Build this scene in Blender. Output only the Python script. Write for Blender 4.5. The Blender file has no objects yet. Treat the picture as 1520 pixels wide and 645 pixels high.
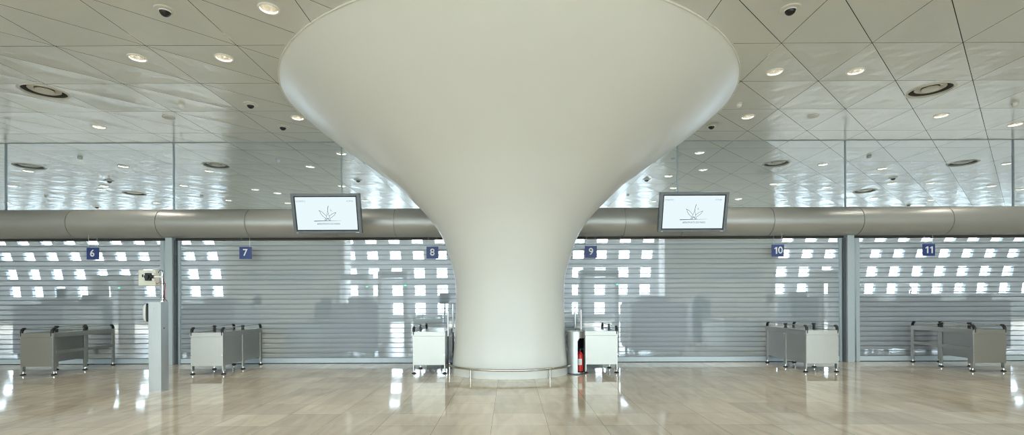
import bpy, bmesh, math, random
from mathutils import Vector, Matrix
from mathutils.geometry import delaunay_2d_cdt
random.seed(7)
SC = bpy.context.scene
COL = SC.collection
PI = math.pi
EXPO = 1.45

# ------------------------------------------------------------------ camera numbers (1520 x 645 frame)
F, CX, CY, EYE, ROLL = 730.0, 757.0, 443.0, 1.4, 0.0039
def unroll(px, py):
    return px - ROLL*(py-CY), py + ROLL*(px-CX)
def at_depth(px, py, Y):
    x, y = unroll(px, py)
    return Vector(((x-CX)*Y/F, Y, EYE-(y-CY)*Y/F))
CEIL = 4.9
def on_ceiling(px, py):
    x, y = unroll(px, py)
    Y = F*(CEIL-EYE)/(CY-y)
    return (x-CX)*Y/F, Y

# ------------------------------------------------------------------ materials
MATS = {}
def new_mat(name):
    m = bpy.data.materials.new(name); m.use_nodes = True
    nt = m.node_tree; nt.nodes.clear()
    out = nt.nodes.new('ShaderNodeOutputMaterial')
    MATS[name] = m
    return m, nt, out
def N(nt, t, **kw):
    n = nt.nodes.new(t)
    for k, v in kw.items():
        if k in n.inputs: n.inputs[k].default_value = v
        else: setattr(n, k, v)
    return n
def c4(c): return (c[0], c[1], c[2], 1.0)
def pbr(name, col, rough=.5, metal=0.0, var=0.0, scale=6.0, stretch=(1,1,1), rvar=0.0, bump=0.0, spec=.5, aniso=0.0, coat=0.0, coatr=.1):
    m, nt, out = new_mat(name)
    b = N(nt, 'ShaderNodeBsdfPrincipled')
    b.inputs['Base Color'].default_value = c4(col)
    b.inputs['Roughness'].default_value = rough
    b.inputs['Metallic'].default_value = metal
    b.inputs['Specular IOR Level'].default_value = spec
    b.inputs['Coat Weight'].default_value = coat; b.inputs['Coat Roughness'].default_value = coatr
    if aniso: b.inputs['Anisotropic'].default_value = aniso
    tc = N(nt, 'ShaderNodeTexCoord'); mp = N(nt, 'ShaderNodeMapping'); mp.inputs['Scale'].default_value = stretch
    nz = N(nt, 'ShaderNodeTexNoise'); nz.inputs['Scale'].default_value = scale; nz.inputs['Detail'].default_value = 4
    nt.links.new(tc.outputs['Object'], mp.inputs['Vector']); nt.links.new(mp.outputs['Vector'], nz.inputs['Vector'])
    if var:
        mx = N(nt, 'ShaderNodeMix', data_type='RGBA')
        mx.inputs['A'].default_value = c4([max(0, c*(1-var)) for c in col]); mx.inputs['B'].default_value = c4([min(1, c*(1+var)) for c in col])
        nt.links.new(nz.outputs['Fac'], mx.inputs['Factor']); nt.links.new(mx.outputs['Result'], b.inputs['Base Color'])
    if rvar:
        mr = N(nt, 'ShaderNodeMapRange'); mr.inputs['To Min'].default_value = max(.02, rough-rvar); mr.inputs['To Max'].default_value = rough+rvar
        nt.links.new(nz.outputs['Fac'], mr.inputs['Value']); nt.links.new(mr.outputs['Result'], b.inputs['Roughness'])
    if bump:
        bp = N(nt, 'ShaderNodeBump'); bp.inputs['Strength'].default_value = bump; bp.inputs['Distance'].default_value = .01
        nt.links.new(nz.outputs['Fac'], bp.inputs['Height']); nt.links.new(bp.outputs['Normal'], b.inputs['Normal'])
    nt.links.new(b.outputs[0], out.inputs[0])
    return m
def emis(name, col, strength):
    m, nt, out = new_mat(name)
    e = N(nt, 'ShaderNodeEmission'); e.inputs['Color'].default_value = c4(col); e.inputs['Strength'].default_value = strength
    nt.links.new(e.outputs[0], out.inputs[0]); return m
def thin_glass(name, tint, ior=1.45, refl=1.0):
    m, nt, out = new_mat(name)
    t = N(nt, 'ShaderNodeBsdfTransparent'); t.inputs['Color'].default_value = c4(tint)
    g = N(nt, 'ShaderNodeBsdfGlossy'); g.inputs['Roughness'].default_value = 0.0; g.inputs['Color'].default_value = (refl, refl, refl, 1)
    fr = N(nt, 'ShaderNodeFresnel'); ge = N(nt, 'ShaderNodeNewGeometry')
    mr = N(nt, 'ShaderNodeMapRange'); mr.inputs['To Min'].default_value = ior; mr.inputs['To Max'].default_value = 1/ior
    nt.links.new(ge.outputs['Backfacing'], mr.inputs['Value']); nt.links.new(mr.outputs['Result'], fr.inputs['IOR'])
    mx = N(nt, 'ShaderNodeMixShader')
    nt.links.new(fr.outputs[0], mx.inputs[0]); nt.links.new(t.outputs[0], mx.inputs[1]); nt.links.new(g.outputs[0], mx.inputs[2])
    nt.links.new(mx.outputs[0], out.inputs[0]); return m

pbr('column_paint', (.83,.845,.825), .40, coat=.5, coatr=.22, var=.012, scale=1.2, rvar=.03)
pbr('ceiling_panel', (.73,.74,.685), .30, spec=.7, coat=.9, coatr=.16, var=.02, scale=.6)
pbr('slot_dark', (.05,.05,.045), .8)
pbr('wall_paint', (.48,.47,.44), .6, var=.03, scale=1.5)
pbr('core_paint', (.78,.80,.80), .5, var=.03, scale=1.0)
pbr('facade_paint', (.33,.355,.375), .6, var=.04, scale=.8)
pbr('brushed_steel', (.42,.41,.38), .38, 1.0, var=.05, scale=5, stretch=(30,30,.6), rvar=.03)
pbr('tube_steel', (.62,.60,.55), .25, 1.0, var=.04, scale=8)
pbr('chrome', (.78,.78,.78), .12, 1.0)
pbr('aluminium', (.46,.47,.465), .36, .95, var=.08, scale=4, stretch=(12,12,.5), rvar=.04)
pbr('duct_metal', (.47,.47,.45), .40, .45, var=.03, scale=1.0, rvar=.03)
pbr('pillar_paint', (.40,.47,.51), .4, .2, var=.03, scale=3)
pbr('guide_paint', (.52,.60,.64), .4, .2, var=.03, scale=3)
pbr('bar_paint', (.62,.71,.78), .4, .1, var=.03, scale=3)
pbr('black_plastic', (.012,.012,.013), .35, var=.2, scale=10)
pbr('rubber', (.02,.02,.02), .7)
pbr('dark_grey', (.10,.11,.125), .4, .2, var=.06, scale=5)
pbr('monitor_grey', (.17,.19,.21), .4, .3, var=.05, scale=5)
pbr('cream_plastic', (.80,.80,.70), .4, var=.03, scale=5)
pbr('white_plastic', (.85,.86,.84), .35, var=.02, scale=5)
pbr('white_trim', (.88,.87,.82), .35)
pbr('sign_blue', (.035,.065,.25), .4, var=.05, scale=5)
pbr('sign_white', (.9,.92,.95), .4)
pbr('ink_blue', (.05,.08,.22), .5)
pbr('ink_grey', (.45,.50,.58), .5)
pbr('ink_red', (.75,.25,.25), .5)
pbr('red_paint', (.60,.015,.02), .3, var=.05, scale=8)
pbr('label_paper', (.85,.84,.78), .6)
pbr('cable_red', (.55,.04,.05), .5)
pbr('scanner_grey', (.42,.385,.44), .45, var=.06, scale=3)
pbr('scanner_dark', (.20,.235,.265), .45, var=.06, scale=3)
pbr('scanner_light', (.62,.64,.65), .45, var=.03, scale=3)
pbr('reflector', (.80,.78,.72), .22, 1.0)
pbr('grille_dark', (.06,.06,.055), .6)
pbr('ring_white', (.70,.69,.63), .4)
pbr('bark', (.07,.06,.05), .9, var=.3, scale=12)
pbr('concrete', (.40,.40,.38), .8, var=.1, scale=.5)
emis('lamp', (1.0,.90,.72), 34.0)
emis('screen', (.84,.965,1.0), .98/2**EXPO)
emis('led_green', (.05,1.0,.35), 4.0)
thin_glass('sun_glass', (.60,.63,.63))
thin_glass('facade_glass', (.88,.93,.97))
thin_glass('roof_glass', (.88,.91,.94))
thin_glass('clear_glass', (.93,.96,.95))
thin_glass('clerestory_glass', (.91,.95,.975), 1.5)
pbr('pane_blue', (.45,.55,.62), .15, .0, spec=.8)

def make_shutter_mat():
    m, nt, out = new_mat('shutter_slat')
    b = N(nt, 'ShaderNodeBsdfPrincipled')
    b.inputs['Base Color'].default_value = (.62,.69,.74,1); b.inputs['Roughness'].default_value = .4; b.inputs['Metallic'].default_value = .05
    t = N(nt, 'ShaderNodeBsdfTransparent'); t.inputs['Color'].default_value = (.93,.97,1,1)
    mx = N(nt, 'ShaderNodeMixShader'); mx.inputs[0].default_value = .46
    nt.links.new(t.outputs[0], mx.inputs[1]); nt.links.new(b.outputs[0], mx.inputs[2]); nt.links.new(mx.outputs[0], out.inputs[0])
make_shutter_mat()
pbr('shutter_joint', (.16,.185,.205), .4, .4)

def make_floor_mat(name, rough):
    m, nt, out = new_mat(name)
    b = N(nt, 'ShaderNodeBsdfPrincipled')
    tc = N(nt, 'ShaderNodeTexCoord')
    mp = N(nt, 'ShaderNodeMapping'); mp.inputs['Location'].default_value = (.827, .26, 0)
    br = N(nt, 'ShaderNodeTexBrick', offset=0.0, squash=1.0)
    br.inputs['Scale'].default_value = 1.0; br.inputs['Brick Width'].default_value = .62; br.inputs['Row Height'].default_value = .57
    br.inputs['Mortar Size'].default_value = .003; br.inputs['Mortar Smooth'].default_value = .3
    br.inputs['Color1'].default_value = (.86,.77,.635,1); br.inputs['Color2'].default_value = (.66,.58,.47,1); br.inputs['Mortar'].default_value = (.36,.30,.22,1)
    nt.links.new(tc.outputs['Object'], mp.inputs['Vector']); nt.links.new(mp.outputs['Vector'], br.inputs['Vector'])
    mp2 = N(nt, 'ShaderNodeMapping'); mp2.inputs['Scale'].default_value = (3.6, .9, 1); mp2.inputs['Rotation'].default_value = (0,0,.12)
    nz = N(nt, 'ShaderNodeTexNoise'); nz.inputs['Scale'].default_value = 1.3; nz.inputs['Detail'].default_value = 7; nz.inputs['Distortion'].default_value = 1.2
    nt.links.new(tc.outputs['Object'], mp2.inputs['Vector']); nt.links.new(mp2.outputs['Vector'], nz.inputs['Vector'])
    ramp = N(nt, 'ShaderNodeValToRGB')
    ramp.color_ramp.elements[0].position = .33; ramp.color_ramp.elements[0].color = (.84,.815,.79,1)
    ramp.color_ramp.elements[1].position = .68; ramp.color_ramp.elements[1].color = (1.08,1.08,1.08,1)
    nt.links.new(nz.outputs['Fac'], ramp.inputs['Fac'])
    mu = N(nt, 'ShaderNodeMix', data_type='RGBA', blend_type='MULTIPLY'); mu.inputs['Factor'].default_value = 1
    nt.links.new(br.outputs['Color'], mu.inputs['A']); nt.links.new(ramp.outputs['Color'], mu.inputs['B'])
    nt.links.new(mu.outputs['Result'], b.inputs['Base Color'])
    n2 = N(nt, 'ShaderNodeTexNoise'); n2.inputs['Scale'].default_value = 2.2; n2.inputs['Detail'].default_value = 2
    nt.links.new(tc.outputs['Object'], n2.inputs['Vector'])
    bp = N(nt, 'ShaderNodeBump'); bp.inputs['Strength'].default_value = .008; bp.inputs['Distance'].default_value = .02
    nt.links.new(n2.outputs['Fac'], bp.inputs['Height']); nt.links.new(bp.outputs['Normal'], b.inputs['Normal'])
    b.inputs['Roughness'].default_value = rough; b.inputs['Specular IOR Level'].default_value = .6
    nt.links.new(b.outputs[0], out.inputs[0])
make_floor_mat('marble_floor', .06); make_floor_mat('hall_floor', .26)

# ------------------------------------------------------------------ mesh builder
class MB:
    def __init__(s): s.v = []; s.f = []; s.mi = []
    def add(s, vs, fs, mi=0):
        o = len(s.v); s.v += [tuple(p) for p in vs]
        s.f += [tuple(i+o for i in f) for f in fs]; s.mi += [mi]*len(fs); return s
    def box(s, x0, x1, y0, y1, z0, z1, bev=0.0, mi=0):
        if bev <= 0:
            vs = [(x,y,z) for z in (z0,z1) for y in (y0,y1) for x in (x0,x1)]
            return s.add(vs, [(0,2,3,1),(4,5,7,6),(0,1,5,4),(2,6,7,3),(0,4,6,2),(1,3,7,5)], mi)
        bm = bmesh.new(); bmesh.ops.create_cube(bm, size=1)
        for v in bm.verts:
            v.co = Vector(((x0+x1)/2+v.co.x*(x1-x0), (y0+y1)/2+v.co.y*(y1-y0), (z0+z1)/2+v.co.z*(z1-z0)))
        bmesh.ops.bevel(bm, geom=list(bm.edges), offset=bev, segments=1, affect='EDGES', profile=.5)
        bm.verts.index_update()
        s.add([v.co.copy() for v in bm.verts], [[v.index for v in f.verts] for f in bm.faces], mi); bm.free(); return s
    def cyl(s, p0, p1, r, r2=None, n=16, caps=True, mi=0):
        n = max(n, 14); p0 = Vector(p0); p1 = Vector(p1); r2 = r if r2 is None else r2
        d = (p1-p0).normalized(); a = d.orthogonal().normalized(); b = d.cross(a)
        vs = []
        for p, rr in ((p0,r),(p1,r2)):
            for i in range(n):
                t = 2*PI*i/n; vs.append(p+a*rr*math.cos(t)+b*rr*math.sin(t))
        fs = [(i,(i+1)%n,n+(i+1)%n,n+i) for i in range(n)]
        if caps: fs += [tuple(range(n))[::-1], tuple(range(n,2*n))]
        return s.add(vs, fs, mi)
    def tube(s, pts, r, n=14, mi=0, rs=None):
        n = max(n, 14) if n != 6 else 6; pts = [Vector(p) for p in pts]; vs = []; a = None
        for i, p in enumerate(pts):
            d = (pts[min(i+1,len(pts)-1)]-pts[max(i-1,0)]).normalized()
            a = d.orthogonal().normalized() if a is None else (a-d*a.dot(d)).normalized()
            b = d.cross(a); rr = rs[i] if rs else r
            for k in range(n):
                t = 2*PI*k/n; vs.append(p+a*rr*math.cos(t)+b*rr*math.sin(t))
        fs = []
        for i in range(len(pts)-1):
            for k in range(n):
                k2 = (k+1)%n; fs.append((i*n+k,i*n+k2,(i+1)*n+k2,(i+1)*n+k))
        fs += [tuple(range(n))[::-1], tuple(range((len(pts)-1)*n, len(pts)*n))]
        return s.add(vs, fs, mi)
    def lathe(s, prof, n=32, c=(0,0,0), ey=1.0, mi=0, cap0=False, cap1=False):
        vs = []
        for r, z in prof:
            for k in range(n):
                t = 2*PI*k/n; vs.append((c[0]+r*math.cos(t), c[1]+ey*r*math.sin(t), c[2]+z))
        fs = []
        for i in range(len(prof)-1):
            for k in range(n):
                k2 = (k+1)%n; fs.append((i*n+k,i*n+k2,(i+1)*n+k2,(i+1)*n+k))
        if cap0: fs.append(tuple(range(n))[::-1])
        if cap1: fs.append(tuple(range((len(prof)-1)*n, len(prof)*n)))
        return s.add(vs, fs, mi)
    def strip(s, pts, w, y=0.0, mi=0, taper=None):
        for i in range(len(pts)-1):
            a = Vector((pts[i][0], pts[i][1])); b = Vector((pts[i+1][0], pts[i+1][1]))
            d = (b-a).normalized(); nn = Vector((-d.y, d.x))
            w0 = w if taper is None else taper[i]; w1 = w if taper is None else taper[i+1]
            q = [a+nn*w0/2-d*w0*.2, a-nn*w0/2-d*w0*.2, b-nn*w1/2+d*w1*.2, b+nn*w1/2+d*w1*.2]
            s.add([(p.x, y, p.y) for p in q], [(0,1,2,3)], mi)
        return s
    def build(s, name, mat, parent=None, smooth=28, recalc=True):
        me = bpy.data.meshes.new(name); me.from_pydata(s.v, [], s.f)
        mats = mat if isinstance(mat, (list, tuple)) else [mat]
        for m in mats: me.materials.append(MATS[m])
        me.polygons.foreach_set('material_index', s.mi)
        if recalc:
            bm = bmesh.new(); bm.from_mesh(me); bmesh.ops.recalc_face_normals(bm, faces=bm.faces); bm.to_mesh(me); bm.free()
        if smooth:
            me.polygons.foreach_set('use_smooth', [True]*len(me.polygons)); me.set_sharp_from_angle(angle=math.radians(smooth))
        me.update()
        o = bpy.data.objects.new(name, me); COL.objects.link(o)
        if parent: o.parent = parent
        return o
def tag(o, label=None, cat=None, group=None, kind=None):
    if label: o['label'] = label
    if cat: o['category'] = cat
    if group: o['group'] = group
    if kind: o['kind'] = kind
    return o
def thing(name, loc, label, cat, group=None, rz=0.0):
    o = bpy.data.objects.new(name, None); COL.objects.link(o); o.empty_display_size = .2
    o.location = loc; o.rotation_euler = (0,0,rz); return tag(o, label, cat, group)
def struct(name, mb, mat, smooth=28):
    o = mb.build(name, mat, smooth=smooth); o['kind'] = 'structure'; return o
def copy_tree(o, parent=None):
    c = o.copy(); COL.objects.link(c)
    if parent: c.parent = parent
    for ch in list(o.children): copy_tree(ch, c)
    return c
def text_mesh(body, size, bold=0.0, align='CENTER'):
    cu = bpy.data.curves.new('txt', 'FONT'); cu.body = body; cu.size = size; cu.align_x = align; cu.align_y = 'CENTER'; cu.offset = 0; cu.bevel_depth = .0045 if bold < 0 else 0; cu.bevel_resolution = 0
    o = bpy.data.objects.new('txt', cu); COL.objects.link(o)
    dg = bpy.context.evaluated_depsgraph_get(); dg.update()
    me = o.to_mesh() if False else bpy.data.meshes.new_from_object(o.evaluated_get(dg))
    vs = [v.co.copy() for v in me.vertices]; fs = [tuple(p.vertices) for p in me.polygons]
    bpy.data.objects.remove(o); bpy.data.curves.remove(cu); bpy.data.meshes.remove(me)
    return vs, fs
def put_text(mb, body, x, z, y, size, bold=0.0, align='CENTER', sx=1.0, mi=0):
    vs, fs = text_mesh(body, size, bold, align)
    mb.add([(x+v.x*sx, y-v.z, z+v.y) for v in vs], fs, mi)

# ------------------------------------------------------------------ setting
YF = -9.0          # glazed front behind the camera
YS = 10.8          # shutter plane
YG = 10.95         # glass above the duct
struct('floor', MB().add([(-34,YF,0),(34,YF,0),(34,10.83,0),(-34,10.83,0)], [(0,1,2,3)]), 'marble_floor', smooth=0)
struct('floor_hall', MB().add([(-34,10.83,0),(34,10.83,0),(34,31.5,0),(-34,31.5,0)], [(0,1,2,3)]), 'hall_floor', smooth=0)
struct('trim_ground', MB().box(-80,80,-60,70,-.6,-.4), 'concrete', smooth=0)

# ceiling fixtures (pixel positions in the photograph -> points on the ceiling)
DL = [(399,13),(204,86),(332.5,86),(147,188),(442,175),(1150,107),(1270,106),(1110,173.5),(1397,171.5),(1507,184.5),
      (42,253.6),(183,246.6),(310.6,253.6),(19,275.7),(155,275.7),(150.7,280.7),(273,275.4),(116.4,297),(231.6,300.8),(378.7,281),(339,297),
      (411.7,286.3),(10.6,300.8),(506.6,227.7),(460.8,247),(507.5,275.7),(427,301),(542,297),
      (1038.5,226.3),(1043.5,251.6),(992.5,261),(1000,278.7),(968.8,299),(1096,295),(1148.7,272.8),(1164,298),
      (1221.5,243.6),(1309,250),(1226.5,277.6),(1324,271.7),(1382,271.5),(1495,242.5),(1472,275.7),(1297.6,293.5),(1382.7,296.6),(1514,281)]
RG = [(66,136.5),(1381,134),(44,247),(321.5,245.8),(199.5,287),(1152,243),(1283,283.5),(1429,242)]
CAM = [(245,15.5),(372,155),(420,188),(1173,13.5),(1056,186.5),(162.4,268),(144,306.5),(531.7,267),(959.6,266),(1325.5,263.7),(1349,303)]
DET = [(269,155),(1097,154),(1507,152.5),(119,233),(69,290),(299.7,290),(412.6,236.5),(999.5,235.5),(932,288.5),(1290,231.5)]
SPK = [(250,174),(1207,172)]
holes = [(on_ceiling(*p), .118) for p in DL] + [(on_ceiling(*p), .315) for p in RG]

def build_ceiling():
    CW, CD, X0, Y0 = 1.25, 1.185, 0.0, 6.77
    APEX = .0095; GAP = .0045
    mb = MB()
    def panel(tri):
        P = [Vector(p) for p in tri]; c = (P[0]+P[1]+P[2])/3
        # inset towards the incentre so that the open joint has an even width
        a = (P[1]-P[2]).length; b = (P[0]-P[2]).length; d = (P[0]-P[1]).length
        inc = (P[0]*a+P[1]*b+P[2]*d)/(a+b+d)
        s_ = (a+b+d)/2; r = math.sqrt(s_*(s_-a)*(s_-b)*(s_-d))/s_
        k = 1-GAP/r
        Q = [inc+(p-inc)*k for p in P]; c = (Q[0]+Q[1]+Q[2])/3
        hs = [((hx,hy),hr) for (hx,hy),hr in holes if (Vector((hx,hy))-c).length < 1.6]
        hs = [h for h in hs if (Vector(h[0])-c).length < h[1]+1.1]
        NS = 6; grid = [(i/NS, k/NS) for i in range(NS+1) for k in range(NS+1-i)]
        def zz(l0, l1): return CEIL+APEX*3*max(0,min(l0,l1,1-l0-l1))
        if not hs:
            id_ = {(round(a*NS), round(b*NS)): n for n, (a, b) in enumerate(grid)}
            vs = []
            for a, b in grid:
                q = Q[0]*a+Q[1]*b+Q[2]*(1-a-b); vs.append((q.x, q.y, zz(a, b)))
            fs = []
            for i in range(NS):
                for k in range(NS-i):
                    fs.append((id_[(i,k)], id_[(i+1,k)], id_[(i,k+1)]))
                    if i+k < NS-1: fs.append((id_[(i+1,k)], id_[(i+1,k+1)], id_[(i,k+1)]))
            mb.add(vs, fs); return
        pts = [q.copy() for q in Q]; edges = [(0,1),(1,2),(2,0)]
        for a, b in grid:
            if a > .999 or b > .999 or a+b < .001: continue
            q = Q[0]*a+Q[1]*b+Q[2]*(1-a-b)
            if all((Vector(h[0])-q).length > h[1]+.02 for h in hs): pts.append(q)
        for (hx,hy),hr in hs:
            o = len(pts); n = 28
            pts += [Vector((hx+hr*math.cos(2*PI*i/n), hy+hr*math.sin(2*PI*i/n))) for i in range(n)]
            edges += [(o+i, o+(i+1)%n) for i in range(n)]
        vs, es, fs, _, _, _ = delaunay_2d_cdt(pts, edges, [], 0, 1e-6)
        det = (Q[1].y-Q[2].y)*(Q[0].x-Q[2].x)+(Q[2].x-Q[1].x)*(Q[0].y-Q[2].y)
        def bary(p):
            l0 = ((Q[1].y-Q[2].y)*(p.x-Q[2].x)+(Q[2].x-Q[1].x)*(p.y-Q[2].y))/det
            l1 = ((Q[2].y-Q[0].y)*(p.x-Q[2].x)+(Q[0].x-Q[2].x)*(p.y-Q[2].y))/det
            return min(l0, l1, 1-l0-l1)
        def zb(p):
            l0 = ((Q[1].y-Q[2].y)*(p.x-Q[2].x)+(Q[2].x-Q[1].x)*(p.y-Q[2].y))/det
            l1 = ((Q[2].y-Q[0].y)*(p.x-Q[2].x)+(Q[0].x-Q[2].x)*(p.y-Q[2].y))/det
            return zz(l0, l1)
        keep = []
        for f in fs:
            m_ = Vector((0,0))
            for i in f: m_ += vs[i]
            m_ /= len(f)
            if bary(m_) < -1e-5: continue
            if any((Vector(h[0])-m_).length < h[1]*.985 for h in hs): continue
            keep.append(tuple(f))
        mb.add([(v.x, v.y, zb(v)) for v in vs], keep)
    for j in range(-14, 12):
        y0 = Y0+CD*j; y1 = y0+CD
        kk = 14 if y1 < 10.9 else 27
        for k in range(-kk, kk):
            x0 = CW*k; x1 = x0+CW
            if max((math.hypot(x, y-9.37)) for x in (x0,x1) for y in (y0,y1)) < 3.6: continue
            panel([(x0,y0),(x1,y0),(x1,y1)]); panel([(x0,y0),(x1,y1),(x0,y1)])
    # remove vertices no face uses
    used = sorted({i for f in mb.f for i in f}); idx = {i:n for n,i in enumerate(used)}
    mb.v = [mb.v[i] for i in used]; mb.f = [tuple(idx[i] for i in f) for f in mb.f]
    o = mb.build('ceiling', 'ceiling_panel', smooth=0, recalc=False)
    o['kind'] = 'structure'
    bm = bmesh.new(); bm.from_mesh(o.data)
    for f in bm.faces:
        if f.normal.z > 0: f.normal_flip()
    bm.to_mesh(o.data); bm.free()
    s = MB().box(-34,34,YF-.2,20.95,CEIL+.30,CEIL+.45).box(-34,34,20.9,20.98,CEIL-.02,CEIL+.45)
    struct('ceiling_void', s, 'slot_dark', smooth=0)
build_ceiling()

# walls behind and beside the camera, out of the frame
def glazed_front():
    mb = MB(); X = 16.4; xs = [-16.4+3.644*i for i in range(10)]
    mb.box(-17.6,17.6,YF-.2,YF,-.4,.25); mb.box(-17.6,17.6,YF-.2,YF,4.6,5.2)
    mb.box(-17.6,xs[0],YF-.2,YF,.25,4.6); mb.box(xs[-1],17.6,YF-.2,YF,.25,4.6)
    for x in xs[1:-1]: mb.box(x-.06,x+.06,YF-.2,YF,.25,4.6)
    struct('wall_front', mb, 'wall_paint')
    for i in range(9):
        p = MB().box(xs[i]+(.06 if i else 0), xs[i+1]-(.06 if i < 8 else 0), YF-.11, YF-.10, .25, 4.6)
        struct('window_%d' % (i+1), p, 'sun_glass')
glazed_front()
for sx, side in ((-1,'left'),(1,'right')):
    a, b = sorted((sx*17.4, sx*17.6))
    struct('wall_'+side, MB().box(a,b,YF,YS,0,5.2), 'wall_paint')
    a, b = sorted((sx*17.4, sx*34))
    struct('wall_return_'+side, MB().box(a,b,YS,YS+.2,0,5.2), 'wall_paint')
    a, b = sorted((sx*33.8, sx*34))
    struct('wall_hall_'+side, MB().box(a,b,YS+.2,31.4,0,12.2), 'wall_paint')

# perforated vaulted facade at the far end of the hall
def facade():
    global wn
    T = .22; S = 1.406; WW = .66; NK = 23
    ys_px = [466,449, 437.5,422.5, 411.5,397, 385,371.8, 360.4,353.2]
    ys_Y  = [30.85,30.82, 30.78,30.70, 30.60,30.45, 30.28,30.1, 29.88,29.72]
    prof = [(31.0, 0.0)] + [(Y, EYE-(p-CY)*Y/F) for p, Y in zip(ys_px, ys_Y)] + [(29.45, 5.15)]
    mb = MB()
    def hexa(x0,x1,a,b):
        vs = [(x0,a[0],a[1]),(x1,a[0],a[1]),(x1,a[0]+T,a[1]),(x0,a[0]+T,a[1]),(x0,b[0],b[1]),(x1,b[0],b[1]),(x1,b[0]+T,b[1]),(x0,b[0]+T,b[1])]
        mb.add(vs, [(0,1,5,4),(2,3,7,6),(1,2,6,5),(3,0,4,7),(0,3,2,1),(4,5,6,7)])
    L = 34.0; wn = 9
    for i in range(len(prof)-1):
        a, b = prof[i], prof[i+1]
        if i % 2 == 0: hexa(-L, L, a, b); continue
        xs = [-L]
        K5 = 6 if i == 1 else NK
        for k in range(-K5, K5+1): xs += [k*S-WW/2, k*S+WW/2]
        xs.append(L)
        for q in range(0, len(xs), 2): hexa(xs[q], xs[q+1], a, b)
        pane = MB(); h = WW/2
        vs = [(-h,a[0]+.12,a[1]),(h,a[0]+.12,a[1]),(h,b[0]+.12,b[1]),(-h,b[0]+.12,b[1])]
        vs += [(x,y+.008,z) for x,y,z in vs]
        pane.add(vs, [(0,1,2,3),(7,6,5,4),(0,4,5,1),(1,5,6,2),(2,6,7,3),(3,7,4,0)])
        src = None
        for k in range(-K5, K5+1):
            wn += 1
            if src is None: src = pane.build('window_%d' % wn, 'facade_glass'); o = src
            else: o = src.copy(); COL.objects.link(o); o.name = 'window_%d' % wn
            o.location.x = k*S; o['kind'] = 'structure'
    # the vault rises on over the far hall, with rows of larger rooflights
    up = [(29.45,5.15),(28.3,7.6),(26.9,8.7),(25.8,9.35),(24.0,10.3),(22.9,10.7),(20.7,11.3),(19.5,11.5),(17.0,11.75),(14.0,11.8)]
    for i in range(len(up)-1):
        a, b = up[i], up[i+1]
        if i % 2 == 0: hexa(-L, L, a, b); continue
        xs = [-L]
        for k in range(-10, 11): xs += [k*3.2-1.15, k*3.2+1.15]
        xs.append(L)
        for q in range(0, len(xs), 2): hexa(xs[q], xs[q+1], a, b)
        src = None
        for k in range(-10, 11):
            wn += 1
            if src is None:
                pane = MB(); h = 1.15
                vs = [(-h,a[0]+.12,a[1]),(h,a[0]+.12,a[1]),(h,b[0]+.12,b[1]),(-h,b[0]+.12,b[1])]; vs += [(x,y+.008,z) for x,y,z in vs]
                pane.add(vs, [(0,1,2,3),(7,6,5,4),(0,4,5,1),(1,5,6,2),(2,6,7,3),(3,7,4,0)])
                src = pane.build('window_%d' % wn, 'roof_glass'); o = src
            else: o = src.copy(); COL.objects.link(o); o.name = 'window_%d' % wn
            o.location.x = k*3.2; o['kind'] = 'structure'
    hexa(-L, L, (14.0,11.8), (13.9,5.2))
    struct('wall_back', mb, 'facade_paint', smooth=0)
facade()

# two solid cores standing in the hall behind the shutters
for side, x0, x1, panes in (('left', -11.56, -6.72, ((-10.66,-10.2),(-9.75,-9.2),(-9.0,-7.95))), ('right', 6.3, 10.8, ((7.9,9.2),(9.4,10.1),(6.6,7.2)))):
    Y0 = 20.0
    struct('wall_core_'+side, MB().box(x0,x1,Y0,Y0+.8,0,5.1), 'core_paint', smooth=0)
    for a, b in panes:
        wn += 1
        struct('window_%d' % wn, MB().box(a,b,Y0-.03,Y0-.005,2.12,2.52), 'pane_blue', smooth=0)

# clerestory glass above the duct
gx = [-15.0,-11.22,-7.48,-3.74,0.0,3.74,7.48,11.22,15.0]
for i in range(8):
    wn += 1
    struct('window_%d' % wn, MB().box(gx[i]+.012,gx[i+1]-.012,YG,YG+.012,3.2,CEIL), 'clerestory_glass', smooth=0)
n = 0
for x in gx[:4]+gx[5:]:
    n += 1
    struct('trim_%d' % n, MB().box(x-.011,x+.011,YG-.012,YG+.03,3.2,CEIL), 'pillar_paint', smooth=0)
struct('trim_%d' % (n+1), MB().box(-17.4,17.4,YG-.008,YG+.02,CEIL-.012,CEIL+.03), 'pillar_paint', smooth=0)
struct('trim_%d' % (n+2), MB().box(-17.4,-15.0,YG,YG+.05,0,CEIL).box(15.0,17.4,YG,YG+.05,0,CEIL), 'wall_paint', smooth=0)

# ------------------------------------------------------------------ column
CD_Y = 9.37
KZ = [0,.25,.6,1.0,1.4,1.8,2.2,2.6,2.95,3.25,3.55,3.8,4.05,4.3,4.55,4.75,4.9]
KR = [1.107,1.089,1.054,1.034,1.023,1.047,1.149,1.303,1.549,1.835,2.155,2.493,2.84,3.20,3.53,3.76,3.93]
def k_eval(z):
    n = len(KZ); m = []
    for i in range(n):
        a, b = max(0,i-1), min(n-1,i+1); m.append((KR[b]-KR[a])/(KZ[b]-KZ[a]))
    i = max(0, min(n-2, sum(1 for q in KZ if q <= z)-1))
    h = KZ[i+1]-KZ[i]; t = (z-KZ[i])/h
    return (2*t**3-3*t*t+1)*KR[i]+(t**3-2*t*t+t)*h*m[i]+(-2*t**3+3*t*t)*KR[i+1]+(t**3-t*t)*h*m[i+1]
def bfrac(z):
    t = max(0, min(1, z/3.2)); t = t*t*(3-2*t); return .76+.24*t
col = thing('flared_column', (0,CD_Y,0), 'huge white trumpet-shaped column flaring up to the ceiling', 'column')
mb = MB(); n = 160
zs = [i*4.89/110 for i in range(111)]
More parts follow.
